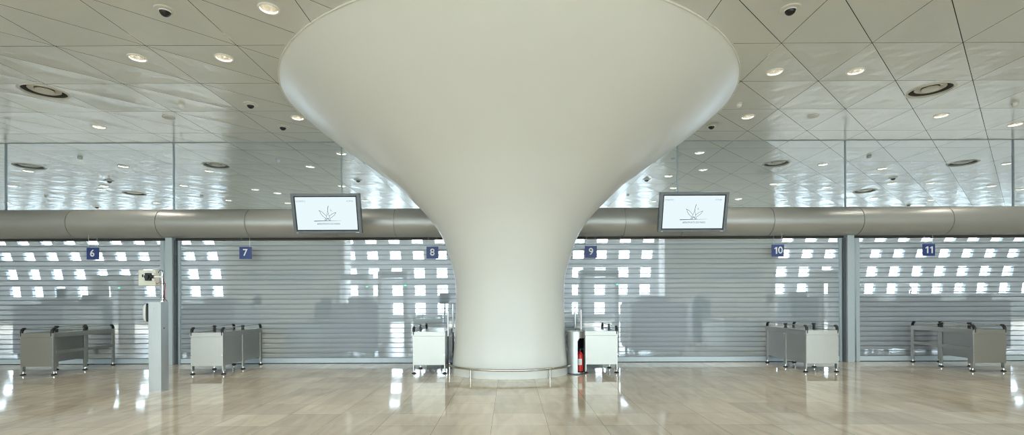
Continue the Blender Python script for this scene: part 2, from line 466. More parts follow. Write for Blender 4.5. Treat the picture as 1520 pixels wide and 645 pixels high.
rings = [(k_eval(z), z, bfrac(z)) for z in zs] + [(3.933,4.897,1.0),(3.933,4.95,1.0)]
def lean(z): t = max(0, min(1, (z-2.8)/1.9)); return -.12*t*t*(3-2*t)
vs = []
for r, z, e in rings:
    for k in range(n):
        t = 2*PI*k/n; vs.append((r*math.cos(t), r*e*math.sin(t)+lean(z), z))
fs = [(i*n+k, i*n+(k+1)%n, (i+1)*n+(k+1)%n, (i+1)*n+k) for i in range(len(rings)-1) for k in range(n)]
mb.add(vs, fs).build('shaft', 'column_paint', col, smooth=50)
rm = MB().lathe([(3.925,4.884),(3.938,4.884),(3.938,4.95),(3.925,4.95),(3.925,4.884)], 160, (0,-.12,0))
rm.build('rim_band', 'white_trim', col)

# guard rail round the foot of the column
gr = thing('guard_rail', (0,CD_Y,0), 'low curved steel rail around the foot of the white column', 'railing')
pts = []
for i in range(49):
    t = PI + (PI-.335)*i/48; pts.append((1.165*math.cos(t), .90*math.sin(t), .165))
MB().tube(pts, .021, 12).build('rail', 'tube_steel', gr)
for x in (-.70,.70,-1.13):
    y = -.90*math.sqrt(max(0,1-(x/1.165)**2))
    p = MB().cyl((x,y,0),(x,y,.165),.017,n=14).cyl((x,y,0),(x,y,.006),.032,n=18); p.build('post', 'tube_steel', gr)

# ------------------------------------------------------------------ duct over the shutters
def duct(sx, label):
    PY, PZ, PR = 10.7, 3.055, .31
    o = thing('round_duct', (0,PY,PZ), label, 'duct')
    seams = sorted([1.2, 2.45,3.7,5.6,7.5,9.4,11.3,13.2,15.1])
    mb = MB(); prof = [(PR, 1.0)]
    for s in seams[1:]:
        prof += [(PR, s-.009),(PR-.016, s-.007),(PR-.016, s+.007),(PR, s+.009)]
    prof += [(PR,17.3)]
    n = 64; vs = []
    for r, x in prof:
        for k in range(n):
            t = 2*PI*k/n; vs.append((sx*x, r*math.cos(t), r*math.sin(t)))
    fs = [(i*n+k, i*n+(k+1)%n, (i+1)*n+(k+1)%n, (i+1)*n+k) for i in range(len(prof)-1) for k in range(n)]
    fs += [tuple(range(n)), tuple(range((len(prof)-1)*n, len(prof)*n))]
    mb.add(vs, fs).build('casing', 'duct_metal', o, smooth=30)
    a, b = sorted((sx*1.0, sx*17.3))
    MB().box(a,b,.04,.16,-.352,-.27).build('shutter_slot', 'slot_dark', o, smooth=0)
duct(-1, 'long round grey metal duct above signs 6, 7 and 8, left of the column')
duct(1, 'long round grey metal duct above signs 9, 10 and 11, right of the column')

# ------------------------------------------------------------------ rolling shutters and pillars
def shutter(x0, x1, label, railL=True, railR=True):
    o = thing('rolling_shutter', ((x0+x1)/2, YS, 0), label, 'shutter', 'see-through rolling shutters across the hall')
    h = (x1-x0)/2; mb = MB(); P = .107; z = .115
    while z < 2.62:
        zz = [z, z+.016, z+.018, z+.048, z+.080, z+P]
        yy = [-.006,-.006,0,-.007,-.007,0]
        vs = []
        for q in range(6): vs += [(-h,yy[q],zz[q]),(h,yy[q],zz[q])]
        for q in range(5): mb.add([vs[2*q],vs[2*q+1],vs[2*q+3],vs[2*q+2]], [(0,1,2,3)], 1 if q == 0 else 0)
        z += P
    mb.build('slat_curtain', ['shutter_slat','shutter_joint'], o, smooth=0)
    MB().box(-h,h,-.022,.022,.008,.115,.006).build('bottom_bar', 'bar_paint', o)
    MB().box(-h,h,-.03,.03,0,.008).build('floor_seal', 'rubber', o, smooth=0)
    if railL: MB().box(-h-.03,-h+.05,-.05,.05,0,2.70,.004).build('guide_rail', 'guide_paint', o)
    if railR: MB().box(h-.05,h+.03,-.05,.05,0,2.70,.004).build('guide_rail', 'guide_paint', o)
shutter(-14.55,-7.60, 'leftmost see-through slatted shutter, behind sign 6', True, True)
shutter(-7.27,-.05, 'see-through slatted shutter behind signs 7 and 8, left of the column', True, False)
shutter(.05,7.27, 'see-through slatted shutter behind signs 9 and 10, right of the column', False, True)
shutter(7.60,14.55, 'rightmost see-through slatted shutter, behind sign 11', True, True)
def pillar(x, label):
    o = thing('steel_pillar', (x, 10.71, 0), label, 'pillar')
    MB().box(-.075,.075,-.09,.09,0,2.748,.004).build('shaft', 'guide_paint' , o)
    for s in (-1,1):
        MB().box(min(s*.077,s*.11),max(s*.077,s*.11),-.03,.06,0,2.70).build('side_channel', 'dark_grey', o)
pillar(-7.37, 'slim grey-blue steel pillar between signs 6 and 7')
pillar(7.37, 'slim grey-blue steel pillar between signs 10 and 11')

# ------------------------------------------------------------------ numbered signs
for num, px, py in (('6',138,376),('7',364.5,375),('8',642,374.5),('9',877,373.5),('10',1154.5,371.5),('11',1378.5,370.5)):
    p = at_depth(px, py, 10.55)
    where = {'6':'at the far left','7':'left of the monitor','8':'just left of the column','9':'just right of the column','10':'right of the monitor','11':'at the far right'}[num]
    o = thing('number_sign', p, 'small blue square sign with white number %s hanging %s' % (num, where), 'sign', 'blue number signs hung before the shutters')
    MB().box(-.128,.128,-.014,.014,-.128,.128,.003).build('panel', 'sign_blue', o)
    offs = [0.0] if len(num) == 1 else [-.047, .047]
    for ch, ox in zip(num, offs):
        t = MB()
        if ch == '1':
            pts = [(.026,-.072),(.026,.072),(.002,.072),(-.034,.044),(-.024,.026),(.0,.043),(.0,-.072)]
            k = len(pts); t.add([(ox+x-.004, yy, z) for yy in (-.024,-.014) for x, z in pts], [tuple(range(k)), tuple(range(k,2*k))[::-1]]+[(i,(i+1)%k,k+(i+1)%k,k+i) for i in range(k)])
        else: put_text(t, ch, ox, 0, -.0195, .205, -1)
        t.build('numeral', 'sign_white', o, smooth=0)
    top = 2.782-p.z
    for s in (-1,1):
        MB().cyl((s*.09,.0,.12),(s*.09,.0,top),.0025,n=6).build('hanging_rod', 'tube_steel', o)

# ------------------------------------------------------------------ monitors
def monitor(x, label):
    o = thing('display_monitor', (x, 9.74, 3.10), label, 'monitor', 'flight display monitors before the duct')
    R = Matrix.Rotation(math.radians(13.3), 4, 'X')
    W, H = 1.352, .780
    def tilt(obj): obj.matrix_local = R; return obj
    w, h = W/2, H/2; iw, ih = w-.058, h-.052
    b = MB()
    b.box(-w,w,.012,.085,-h,h,.006)
    b.box(-w,-iw,-.02,.02,-h,h,.004).box(iw,w,-.02,.02,-h,h,.004).box(-iw,iw,-.02,.02,ih,h,.004).box(-iw,iw,-.02,.02,-h,-ih,.004)
    tilt(b.build('casing', 'monitor_grey', o))
    bz = MB()
    g = .020
    bz.box(-iw,-iw+g,-.012,.012,-ih,ih).box(iw-g,iw,-.012,.012,-ih,ih).box(-iw,iw,-.012,.012,ih-g,ih).box(-iw,iw,-.012,.012,-ih,-ih+g)
    tilt(bz.build('bezel', 'black_plastic', o, smooth=0))
    sw, sh = iw-g, ih-g
    sc = tilt(MB().box(-sw,sw,-.004,.012,-sh,sh).build('screen', 'screen', o, smooth=0))
    # picture on the screen, measured on the photograph's crop (105..985 x 92..575)
    def u(px, py): return (-sw+(px-128)/(985-128)*2*sw, sh-(py-92)/(575-92)*2*sh)
    lg = MB(); y = -.0055; t = .0062
    S = lambda pts, ww=t, tp=None: lg.strip([u(*p) for p in pts], ww, y, 0, tp)
    S([(375,446),(520,442)], t, [.014,.008]); S([(520,442),(760,438)], t, [.008,.003])
    S([(520,440),(545,395),(566,340),(576,290),(583,250),(592,222)]); S([(608,440),(596,395),(585,345),(577,300)])
    S([(545,440),(560,412),(574,410),(588,440)]); S([(533,440),(556,404),(578,402),(596,436)])
    S([(550,368),(520,335),(488,305),(452,286),(470,310),(466,325),(484,345),(496,368),(512,380),(522,395),(542,402)])
    S([(594,374),(625,345),(660,328),(692,316),(676,340),(660,365),(640,375),(632,388),(606,402)])
    S([(586,224),(578,262),(574,292)], .004)
    lg.build('emblem', 'ink_blue', sc, smooth=0)
    rd = MB(); rd.strip([u(613,280),u(622,298),u(634,288)], .006, y); rd.strip([u(624,262),u(620,284)], .005, y); rd.build('red_accent', 'ink_red', sc, smooth=0)
    c = MB(); cx, cz = u(574,488)
    put_text(c, 'AÉROPORTS DE PARIS', cx, cz, y, .047, 0, sx=.98); c.build('caption', 'ink_blue', sc, smooth=0)
    d = MB(); a = u(140,152); put_text(d, '09/06/2012', a[0], a[1], y, .040, 0, 'LEFT'); d.build('date', 'ink_grey', sc, smooth=0); d = MB(); a = u(945,152); put_text(d, '15:39:46', a[0], a[1], y, .040, 0, 'RIGHT'); d.build('clock_time', 'ink_grey', sc, smooth=0)
    tilt(MB().box(-w+.05,-w+.09,-.0225,-.019,-h+.012,-h+.02).build('maker_plate', 'sign_white', o, smooth=0))
    tilt(MB().box(w-.12,w-.05,-.0225,-.019,-h+.012,-h+.02).build('button_strip', 'sign_white', o, smooth=0))
    a = MB(); a.box(-.05,.05,.08,.648,-.05,.03,.004).box(-.2,.2,.075,.11,-.16,.16,.004); a.build('bracket', 'dark_grey', o)
monitor(-3.625, 'hanging monitor showing a winged tower emblem, left of the column')
monitor(3.637, 'hanging monitor showing a winged tower emblem, right of the column')

# ------------------------------------------------------------------ roller tables
def roller_table(x, y, label, left='panel', right='panel', rails=(-1,1), L=1.46, group='steel baggage tables before the shutters', panel_mat='brushed_steel', W=.62, rz=0):
    o = thing('baggage_table', (x,y,0), label, 'table', group, rz)
    w = W/2; H = .79
    fr = MB(); ap = .085
    fr.box(-w,w,0,.022,H-ap,H,.003).box(-w,w,L-.022,L,H-ap,H,.003).box(-w,-w+.022,.022,L-.022,H-ap,H,.003).box(w-.022,w,.022,L-.022,H-ap,H,.003)
    fr.build('frame', panel_mat, o)
    MB().box(-w+.022,w-.022,.022,L-.022,H-.03,H-.012).build('table_top', 'tube_steel', o)
    lx = w-.020
    for sy in (.03, L/2, L-.03):
        for s in (-1,1):
            xa, xb = sorted((s*(w-.032), s*(w-.006)))
            g = MB().box(xa,xb,sy-.008 if sy < .1 else sy-.035,sy+.06 if sy < .1 else sy+.035,.062,H-ap+.002,.002)
            lg = g.build('leg', panel_mat, o)
            yc = sy+.024 if sy < .1 else sy
            ft = MB().cyl((s*lx,yc,.012),(s*lx,yc,.07),.011,n=12).cyl((s*lx,yc,.028),(s*lx,yc,.042),.02,n=6)
            f1 = ft.build('levelling_foot', 'chrome', lg)
            MB().lathe([(.012,.03),(.03,.018),(.042,.012),(.042,0),(.001,0)], 20, (s*lx,yc,0)).build('foot_pad', 'rubber', lg)
    MB().box(-w+.008,w-.008,.012,.02,.165,H-ap,.001).build('end_panel', panel_mat, o)
    for sx in (-1,1):
        for z in (.36,.69): MB().cyl((sx*(w-.018),.012,z),(sx*(w-.018),.006,z),.007,n=8).build('bolt', 'chrome', o)
    for s, kind in ((-1,left),(1,right)):
        if kind == 'panel':
            for a, b in ((.09,L/2-.032),(L/2+.032,L-.062)):
                xa, xb = sorted((s*(w-.016), s*(w-.024)))
                MB().box(xa,xb,a,b,.165,H-ap).build('side_panel', panel_mat, o)
        else:
            for a, b in ((.08,L/2-.03),(L/2+.03,L-.06)):
                MB().box(s*lx-.016,s*lx+.016,a,b,.395,.455,.003).build('stretcher', panel_mat, o)
    for s in rails:
        xr = s*(w-.025); zt = H+.092
        r = MB().cyl((xr,.06,zt-.012),(xr,L-.06,zt-.012),.009,n=12).build('side_guide', 'tube_steel', o)
        for sy, d in ((.02,1),(L/2,0),(L-.02,-1)):
            if d:
                p = [(xr,sy,H-.06),(xr,sy+d*.002,H+.02),(xr,sy+d*.012,H+.052),(xr,sy+d*.034,H+.075),(xr,sy+d*.07,H+.08)]
                e = MB().tube(p, .026, 12, rs=[.022,.026,.027,.026,.020])
            else:
                e = MB().box(xr-.022,xr+.022,sy-.022,sy+.022,H-.06,H+.05,.005).cyl((xr,sy-.035,zt-.012),(xr,sy+.035,zt-.012),.022,n=14).box(xr-.014,xr+.014,sy-.014,sy+.014,H+.05,zt)
            e.build('guide_bracket', 'black_plastic', r)
    return o
def tx(px0, px1, Y): return ((px0+px1)/2-CX)*Y/F
TY = 9.20
roller_table(tx(27.6,78.2,TY), TY, 'open-sided steel baggage table below sign 6, at the far left', 'panel', 'open')
roller_table(tx(280.2,331.8,TY), TY, 'steel baggage table with bright end panel below sign 7', 'panel', 'panel')
roller_table(tx(611.8,660.6,TY), TY, 'steel baggage table beside the column below sign 8', 'panel', 'panel', rails=(-1,))
roller_table(tx(868,917.4,TY), TY, 'steel baggage table beside the fire extinguisher and the column', 'panel', 'panel', rails=(1,))
roller_table(tx(1194.8,1247.2,TY), TY, 'steel baggage table with bright end panel below sign 10', 'panel', 'panel')
roller_table(tx(1444,1496.7,TY), TY, 'open-sided steel baggage table below sign 11, at the far right', 'open', 'panel')

# ------------------------------------------------------------------ slim posts beside the column
def post(x, y, z_low, z_top, label):
    o = thing('barrier_post', (x,y,0), label, 'post', 'slim steel posts beside the column')
    MB().cyl((0,0,0),(0,0,.012),.022,n=20).cyl((0,0,0),(0,0,z_low),.016,n=14).build('stem', 'dark_grey', o)
    MB().cyl((0,0,z_low),(0,0,z_top),.021,n=18).build('sleeve', 'chrome', o)
    MB().lathe([(.021,z_top),(.021,z_top+.01),(.012,z_top+.02),(.001,z_top+.022)], 16).build('cap', 'tube_steel', o)
post(-1.19, 9.42, .69, 1.17, 'nearer slim steel post between the column and the table below sign 8')
post(-1.19, 10.25, .71, 1.29, 'farther slim steel post behind the column edge, below sign 8')
post(1.374, 9.52, .72, 1.18, 'slim steel post touching the baggage table, behind the extinguisher cabinet')
post(1.35, 10.2, .75, 1.21, 'slim steel post nearest the column edge, behind the extinguisher cabinet')

# ------------------------------------------------------------------ extinguisher cabinet and extinguisher
def cabinet():
    cx, cy, R, H = 1.226, 9.20, .160, .785
    o = thing('extinguisher_cabinet', (cx,cy,0), 'grey steel half-open cylinder cabinet standing against the column', 'cabinet')
    na, nz = 72, 40
    def shell(r, mat, name, th0, th1):
        mb = MB(); idx = {}
        def V(i, k):
            if (i,k) not in idx:
                t = 2*PI*i/na - PI/2
                idx[(i,k)] = len(mb.v); mb.v.append((r*math.cos(t), r*math.sin(t), H*k/nz))
            return idx[(i,k)]
        for i in range(na):
            ang = (i+.5)*360/na      # 0 = towards the viewer, growing to the right
            for k in range(nz):
                z = H*(k+.5)/nz
                lim = .66
                if 4 < ang < 16: lim = .66-.05*(1-(ang-4)/12)**2
                if th0 < ang < th1 and .035 < z < lim: continue
                mb.f.append((V(i,k),V((i+1)%na,k),V((i+1)%na,k+1),V(i,k+1))); mb.mi.append(0)
        return mb.build(name, mat, o, smooth=30)
    shell(R, 'aluminium', 'shell', 4, 96); shell(R-.006, 'black_plastic', 'lining', 4, 96)
    MB().lathe([(R,0),(R+.004,0),(R+.004,.02),(R,.02)], 48, (0,0,0)).build('foot_ring', 'dark_grey', o)
    MB().lathe([(.001,.012),(R-.007,.012),(R-.007,.02),(.001,.02)], 40).build('floor_plate', 'black_plastic', o)
    MB().lathe([(.001,H-.004),(R-.008,H-.004),(R+.002,H),(R+.002,H+.006),(.001,H+.006)], 48).build('lid', 'brushed_steel', o)
    e = thing('fire_extinguisher', (cx+.070,cy-.052,.021), 'red fire extinguisher standing inside the grey steel cabinet', 'fire extinguisher')
    MB().lathe([(.001,0),(.055,0),(.058,.006),(.058,.035)], 32).build('foot', 'black_plastic', e)
    MB().lathe([(.058,.035),(.059,.05),(.059,.31),(.055,.345),(.042,.37),(.022,.385),(.018,.40),(.001,.40)], 32).build('cylinder', 'red_paint', e)
    lb = MB(); nn = 12
    for i in range(nn):
        a0 = math.radians(-140+80*i/nn); a1 = math.radians(-140+80*(i+1)/nn); r = .0597
        lb.add([(r*math.cos(a0),r*math.sin(a0),.15),(r*math.cos(a1),r*math.sin(a1),.15),(r*math.cos(a1),r*math.sin(a1),.265),(r*math.cos(a0),r*math.sin(a0),.265)], [(0,1,2,3)])
    lb.build('paper_label', 'label_paper', e)
    MB().cyl((0,0,.395),(0,0,.43),.019,n=16).box(-.012,.012,-.06,.03,.425,.437,.003).box(-.010,.010,-.07,.03,.448,.458,.003).build('valve_and_lever', 'black_plastic', e)
    MB().tube([(.015,0,.42),(.045,-.01,.45),(.066,-.02,.42),(.071,-.02,.34),(.071,-.018,.24),(.069,-.018,.16)], .009, 10).build('hose', 'rubber', e)
    MB().tube([(0,-.018,.425),(-.012,-.03,.43),(-.004,-.034,.445),(.006,-.03,.43)], .002, 6).build('pull_pin', 'chrome', e)
cabinet()

# ------------------------------------------------------------------ pedestal with reader devices at the left
def pedestal():
    X0, X1, Y0, D, H = -5.518, -5.325, 7.50, .17, 1.372
    cx = (X0+X1)/2; w = (X1-X0)/2
    o = thing('device_pedestal', (cx,Y0+D/2,0), 'tall square aluminium post carrying a cream control box, below sign 6', 'pedestal')
    d = D/2
    b = MB().box(-w,w,-d,d,0,H,.004); b.build('body', 'aluminium', o)
    MB().box(-w-.001,w+.001,-d-.001,d+.001,0,.012).build('base_plate', 'tube_steel', o, smooth=0)
    MB().cyl((w,-.02,.97),(w+.004,-.02,.97),.011,n=14).build('key_lock', 'black_plastic', o)
    MB().cyl((-.01,-d,1.275),(-.01,-d-.003,1.275),.006,n=10).build('screw', 'tube_steel', o)
    mx, my = .062, 0.0
    zt = at_depth(236,403,7.58).z
    MB().cyl((mx,my,H),(mx,my,zt),.0145,n=16).cyl((mx,my,H),(mx,my,H+.01),.03,n=18).build('mast', 'chrome', o)
    def loc(px, py, Y=7.58): p = at_depth(px, py, Y); return p.x-cx, p.z
    a = loc(206.3,423.5); c = loc(231.5,400.5)
    MB().box(a[0],c[0],my-.02,my+.075,a[1],c[1],.006).build('control_box', 'cream_plastic', o)
    q = loc(213,409)
    MB().box(q[0]-.010,q[0]+.010,my-.024,my-.019,q[1]-.02,q[1]+.02).build('indicator_window', 'black_plastic', o, smooth=0)
    a = loc(220,416.5); c = loc(228.5,405)
    h = MB().box(a[0],c[0],my-.085,my-.02,a[1],c[1],.008); zc = (a[1]+c[1])/2
    h.cyl((c[0]-.005,my-.05,zc),(c[0]+.035,my-.05,zc),.028,.018,n=16).cyl((c[0]-.05,my-.085,zc),(c[0]-.05,my-.105,zc),.032,n=20); h.build('sensor_head', 'black_plastic', o)
    j = MB().cyl((c[0]+.03,my-.05,zc),(mx,my-.01,zc),.012,n=12)
    j.cyl((mx,my,zc-.022),(mx,my,zc+.022),.024,n=16).cyl((c[0]+.022,my-.05,zc+.025),(c[0]+.022,my-.05,zc+.06),.019,n=14).cyl((c[0]+.022,my-.05,zc-.06),(c[0]+.022,my-.05,zc-.025),.019,n=14); j.build('swivel_joint', 'white_plastic', o)
    MB().tube([(mx-.045,my-.02,zc+.06),(mx-.04,my-.02,zt+.0),(mx-.02,my-.02,zt+.03),(mx+.012,my-.015,zt+.015),(mx+.024,my-.01,zt-.06),(mx+.022,my,H+.18),(mx+.026,my,H+.06),(mx+.075,my,H+.01)], .0045, 8).build('black_cable', 'rubber', o)
    MB().tube([(mx-.10,my,zc-.085),(mx-.07,my-.02,zc-.11),(mx-.03,my-.02,zc-.08),(mx+.004,my+.02,zc-.06),(mx+.04,my+.01,zc-.12),(mx+.036,my,H+.16),(mx+.03,my,H+.02)], .004, 8).build('red_cable', 'cable_red', o)
    t = MB()
    for z in (H+.03, H+.09): t.lathe([(.0147,z-.005),(.019,z-.005),(.019,z+.005),(.0147,z+.005)], 14, (mx,my,0))
    for z in (zc-.10, H+.065): t.box(mx-.02,mx+.035,my-.02,my+.02,z-.004,z+.004)
    t.build('clamp', 'black_plastic', o)
    # rounded device on the left flank
    zb, zt2 = loc(215,477)[1], loc(215,450)[1]; zc = (zb+zt2)/2; hh = (zt2-zb)/2
    MB().box(-w-.055,-w,-.07,.05,zb,zt2,.012).build('reader_housing', 'black_plastic', o)
    cv = MB(); prof = []
    n = 24
    rings = [(1.0,0.0),(.98,.02),(.92,.038),(.80,.052),(.5,.062),(.02,.066)]
    vs = []
    for s_, dx in rings:
        for k in range(n):
            t_ = 2*PI*k/n; cc, ss = math.cos(t_), math.sin(t_)
            p = lambda v: math.copysign(abs(v)**.6, v)
            vs.append((-w-.052-dx, -.01+.064*s_*p(cc), zc+hh*1.0*s_*p(ss)))
    cv.add(vs, [(i*n+k,i*n+(k+1)%n,(i+1)*n+(k+1)%n,(i+1)*n+k) for i in range(len(rings)-1) for k in range(n)]+[tuple(range(n))]); cv.build('reader_cover', 'white_plastic', o, smooth=50)
pedestal()

# ------------------------------------------------------------------ ceiling fixtures
ORD = ['', 'second', 'third', 'fourth', 'fifth', 'sixth', 'seventh', 'eighth']
def region(px, py):
    if py < 208: return 'in the near ceiling left of the column' if px < CX else 'in the near ceiling right of the column'
    for lim, nm in ((7,'behind the glass at the left edge'),(259,'behind the glass pane above sign 6'),(512,'behind the glass pane above sign 7'),(757,'behind the glass left of the column'),
                    (1004,'behind the glass right of the column'),(1254,'behind the glass pane above sign 10'),(1507,'behind the glass pane above sign 11'),(9999,'behind the glass at the right edge')):
        if px < lim: return nm
def place(proto, spots, what, cat, group):
    regs = {}
    for p in spots: regs.setdefault(region(*p), []).append(p)
    first = True
    for r, ps in regs.items():
        ps.sort()
        for i, p in enumerate(ps):
            n = len(ps)
            if n == 1: w = ''
            elif i == 0: w = ', leftmost one'
            elif i == n-1: w = ', rightmost one'
            elif i == n-2 and n > 3: w = ', second from the right'
            else: w = ', %s from the left' % ORD[i]
            o = proto if first else copy_tree(proto); first = False
            x, y = on_ceiling(*p); o.location = (x, y, CEIL)
            tag(o, '%s %s%s' % (what, r, w), cat, group + (' in the near ceiling' if p[1] < 208 else ' behind the glass'))
d = thing('downlight', (0,0,0), 'x', 'x')
MB().lathe([(.100,.012),(.101,-.006),(.110,-.010),(.122,-.008),(.125,0),(.124,.035),(.112,.036),(.100,.012)], 36).build('trim_ring', 'white_trim', d)
MB().lathe([(.101,.012),(.098,.035),(.086,.075),(.066,.115),(.055,.125)], 36).build('reflector', 'reflector', d)
MB().lathe([(.056,.124),(.001,.128)], 24).lathe([(.04,.124),(.036,.104),(.001,.098)], 20).build('bulb', 'lamp', d)
place(d, DL, 'round recessed downlight', 'ceiling light', 'recessed downlights')
d = thing('air_vent', (0,0,0), 'x', 'x')
MB().lathe([(.30,.03),(.298,-.004),(.31,-.012),(.335,-.010),(.342,0),(.34,.035),(.312,.036)], 48).build('outer_ring', 'ring_white', d)
MB().lathe([(.30,.02),(.285,.06),(.25,.10),(.001,.11)], 48).build('dark_cavity', 'grille_dark', d)
MB().lathe([(.215,.05),(.22,.035),(.19,.02),(.135,.045),(.13,.06),(.215,.05)], 40).build('middle_ring', 'ring_white', d)
MB().lathe([(.125,.03),(.118,.012),(.08,.006),(.001,.004)], 40).build('centre_disc', 'ring_white', d)
place(d, RG, 'large round ring-shaped air diffuser', 'air diffuser', 'round air diffusers')
d = thing('dome_camera', (0,0,0), 'x', 'x')
MB().lathe([(.001,.03),(.118,.03),(.12,0),(.112,-.008),(.08,-.012),(.062,-.012)], 36).build('mounting_plate', 'ring_white', d)
MB().lathe([(.064,-.008)]+[(.062*math.cos(a*PI/20),-.012-.062*math.sin(a*PI/20)) for a in range(0,10)]+[(.001,-.074)], 28).build('dome', 'black_plastic', d)
MB().lathe([(.062,-.010),(.070,-.013),(.070,-.02),(.0635,-.024)], 28).build('collar', 'white_plastic', d)
place(d, CAM, 'small black dome camera', 'security camera', 'dome cameras')
d = thing('smoke_detector', (0,0,0), 'x', 'x')
MB().lathe([(.001,.03),(.055,.03),(.055,-.012),(.048,-.018)], 28).build('base', 'ring_white', d)
MB().lathe([(.048,-.018),(.050,-.026),(.044,-.048),(.028,-.062),(.001,-.066)], 28).build('sensor_cap', 'white_plastic', d)
place(d, DET, 'small round smoke detector', 'smoke detector', 'smoke detectors')
for p, s in zip(SPK, ('left','right')):
    x, y = on_ceiling(*p)
    d = thing('ceiling_speaker', (x,y,CEIL), 'flat round flush disc in the near ceiling %s of the column' % s, 'speaker')
    MB().lathe([(.001,.03),(.098,.03),(.10,0),(.097,-.006),(.001,-.008)], 36).build('cover', 'ring_white', d)
    MB().lathe([(.098,.0),(.106,-.002),(.106,-.009),(.097,-.008)], 36).build('edge_ring', 'white_trim', d)

# ------------------------------------------------------------------ equipment in the hall behind the shutters
def scanner(pxa, pxb, label, Yf=11.95, depth=1.3, z1=1.31, light_sides=True, mat='scanner_grey', name='baggage_scanner', cat='scanner', group='baggage scanners behind the shutters'):
    xa = (pxa-CX)*Yf/F; xb = (pxb-CX)*Yf/F; cx = (xa+xb)/2; w = (xb-xa)/2
    o = thing(name, (cx,Yf+depth/2,0), label, cat, group)
    d = depth/2
    MB().box(-w,w,-d,d,.12,z1,.03).build('body', mat, o)
    if light_sides:
        for s in (-1,1):
            a, b = sorted((s*w, s*(w+.05)))
            MB().box(a,b,-d+.06,d-.06,.22,z1-.06,.02).build('side_cover', 'scanner_light', o)
    MB().box(-w*.55,w*.55,-d*.3,d*.3,z1-.005,z1+.14,.02).build('top_housing', mat, o)
    p = MB().cyl((w*.7,0,z1),(w*.7,0,z1+.16),.02,n=12); p.build('signal_lamp', 'scanner_light', o)
    for sx in (-1,1):
        for sy in (-1,1):
            MB().cyl((sx*(w-.1)-.02,sy*(d-.12),.06),(sx*(w-.1)+.02,sy*(d-.12),.06),.06,n=18).box(sx*(w-.1)-.03,sx*(w-.1)+.03,sy*(d-.12)-.03,sy*(d-.12)+.03,.08,.14).build('caster', 'rubber', o)
    return o
scanner(17,88,'grey baggage scanner behind the shutter at the far left, above the table')
scanner(269,343,'grey baggage scanner behind the shutter below sign 7')
scanner(493,558,'tall purple-grey baggage scanner behind the shutter, between monitor and column left')
scanner(940,1019,'tall purple-grey baggage scanner behind the shutter, right of sign 9')
scanner(1347,1445,'wide grey baggage scanner behind the shutter below sign 11')
CG = 'equipment cabinets behind the shutters'
scanner(1279,1327,'narrow grey cabinet behind the shutter, right of the right pillar',12.1,.8,1.30,False,'scanner_grey','equipment_cabinet','cabinet',CG)
scanner(1451,1502,'narrow grey cabinet behind the shutter at the far right',12.1,.8,1.33,False,'scanner_grey','equipment_cabinet','cabinet',CG)
scanner(466,491,'small dark cabinet behind the shutter below the left monitor',14.0,.6,1.32,False,'scanner_dark','equipment_cabinet','cabinet',CG)
scanner(1028,1056,'small dark cabinet behind the shutter below the right monitor',14.0,.6,1.32,False,'scanner_dark','equipment_cabinet','cabinet',CG)
scanner(1176,1216,'dark cabinet behind the shutter below sign 10',13.5,.8,1.42,False,'scanner_dark','equipment_cabinet','cabinet',CG)
scanner(100,134,'dark cabinet behind the shutter below sign 6',13.8,.8,1.42,False,'scanner_dark','equipment_cabinet','cabinet',CG)
BG = 'white-sided baggage tables behind the shutters'
roller_table(-5.1, 12.1, 'white-sided baggage table behind the shutter below the left monitor', 'panel','panel', L=1.5, group=BG, panel_mat='scanner_light', W=.9)
roller_table(5.75, 12.1, 'white-sided baggage table behind the shutter right of the right monitor', 'panel','panel', L=1.5, group=BG, panel_mat='scanner_light', W=.9)
roller_table(-2.55, 15.2, 'white-sided baggage table far behind the shutter below sign 8', 'panel','panel', L=1.6, group=BG, panel_mat='scanner_light', W=.9)
roller_table(1.30, 12.3, 'white-sided baggage table far behind the shutter below sign 9', 'panel','panel', L=1.6, group=BG, panel_mat='scanner_light', W=.8)
def arch(pa, pb, Y, label):
    xa = (pa-CX)*Y/F; xb = (pb-CX)*Y/F
    o = thing('metal_detector_gate', ((xa+xb)/2,Y,0), label, 'detector gate', 'walk-through detector gates behind the shutters')
    w = (xb-xa)/2
    for s in (-1,1): MB().box(s*w-.045,s*w+.045,-.3,.3,0,2.2,.02).build('side_panel', 'scanner_light', o)
    MB().box(-w+.045,w-.045,-.12,.12,2.02,2.2,.015).build('header', 'scanner_light', o)
    MB().box(w-.02,w+.02,-.306,-.298,1.78,1.80).build('green_light', 'led_green', o, smooth=0)
arch(567,605,14.2,'pale walk-through detector gate behind the shutter, left of sign 8')
arch(507,549,15.6,'pale walk-through detector gate behind the shutter, above the scanner left of the column')
arch(862,913,14.0,'pale walk-through detector gate behind the shutter below sign 9')
arch(1212,1240,14.5,'pale walk-through detector gate behind the shutter, left of the right pillar')
arch(150,188,15.8,'pale walk-through detector gate behind the shutter, right of sign 6')
def arm_screen(px, py, Y, w, h, label):
    p = at_depth(px, py, Y)
    o = thing('small_screen', (p.x,Y,0), label, 'screen', 'small operator screens behind the shutters')
    MB().box(-w/2,w/2,-.03,.03,p.z-h/2,p.z+h/2,.01).build('casing', 'scanner_dark', o)
    MB().box(-w/2+.015,w/2-.015,-.034,-.029,p.z-h/2+.015,p.z+h/2-.015).build('display_glass', 'black_plastic', o, smooth=0)
    MB().cyl((0,.03,.02),(0,.03,p.z-h/2+.02),.02,n=12).build('stand', 'scanner_light', o)
    MB().lathe([(.001,.0),(.2,.0),(.2,.012),(.03,.025),(.001,.025)], 24, (0,.03,0)).build('foot', 'dark_grey', o)
arm_screen(382.5,446,13.0,.17,.24,'small dark screen on a stand behind the shutter, above table 7')
arm_screen(660,442.5,12.2,.24,.26,'small dark screen on a stand behind the shutter, beside the column')
arm_screen(1142,443,13.0,.16,.22,'small dark screen on a stand behind the shutter, below sign 10')
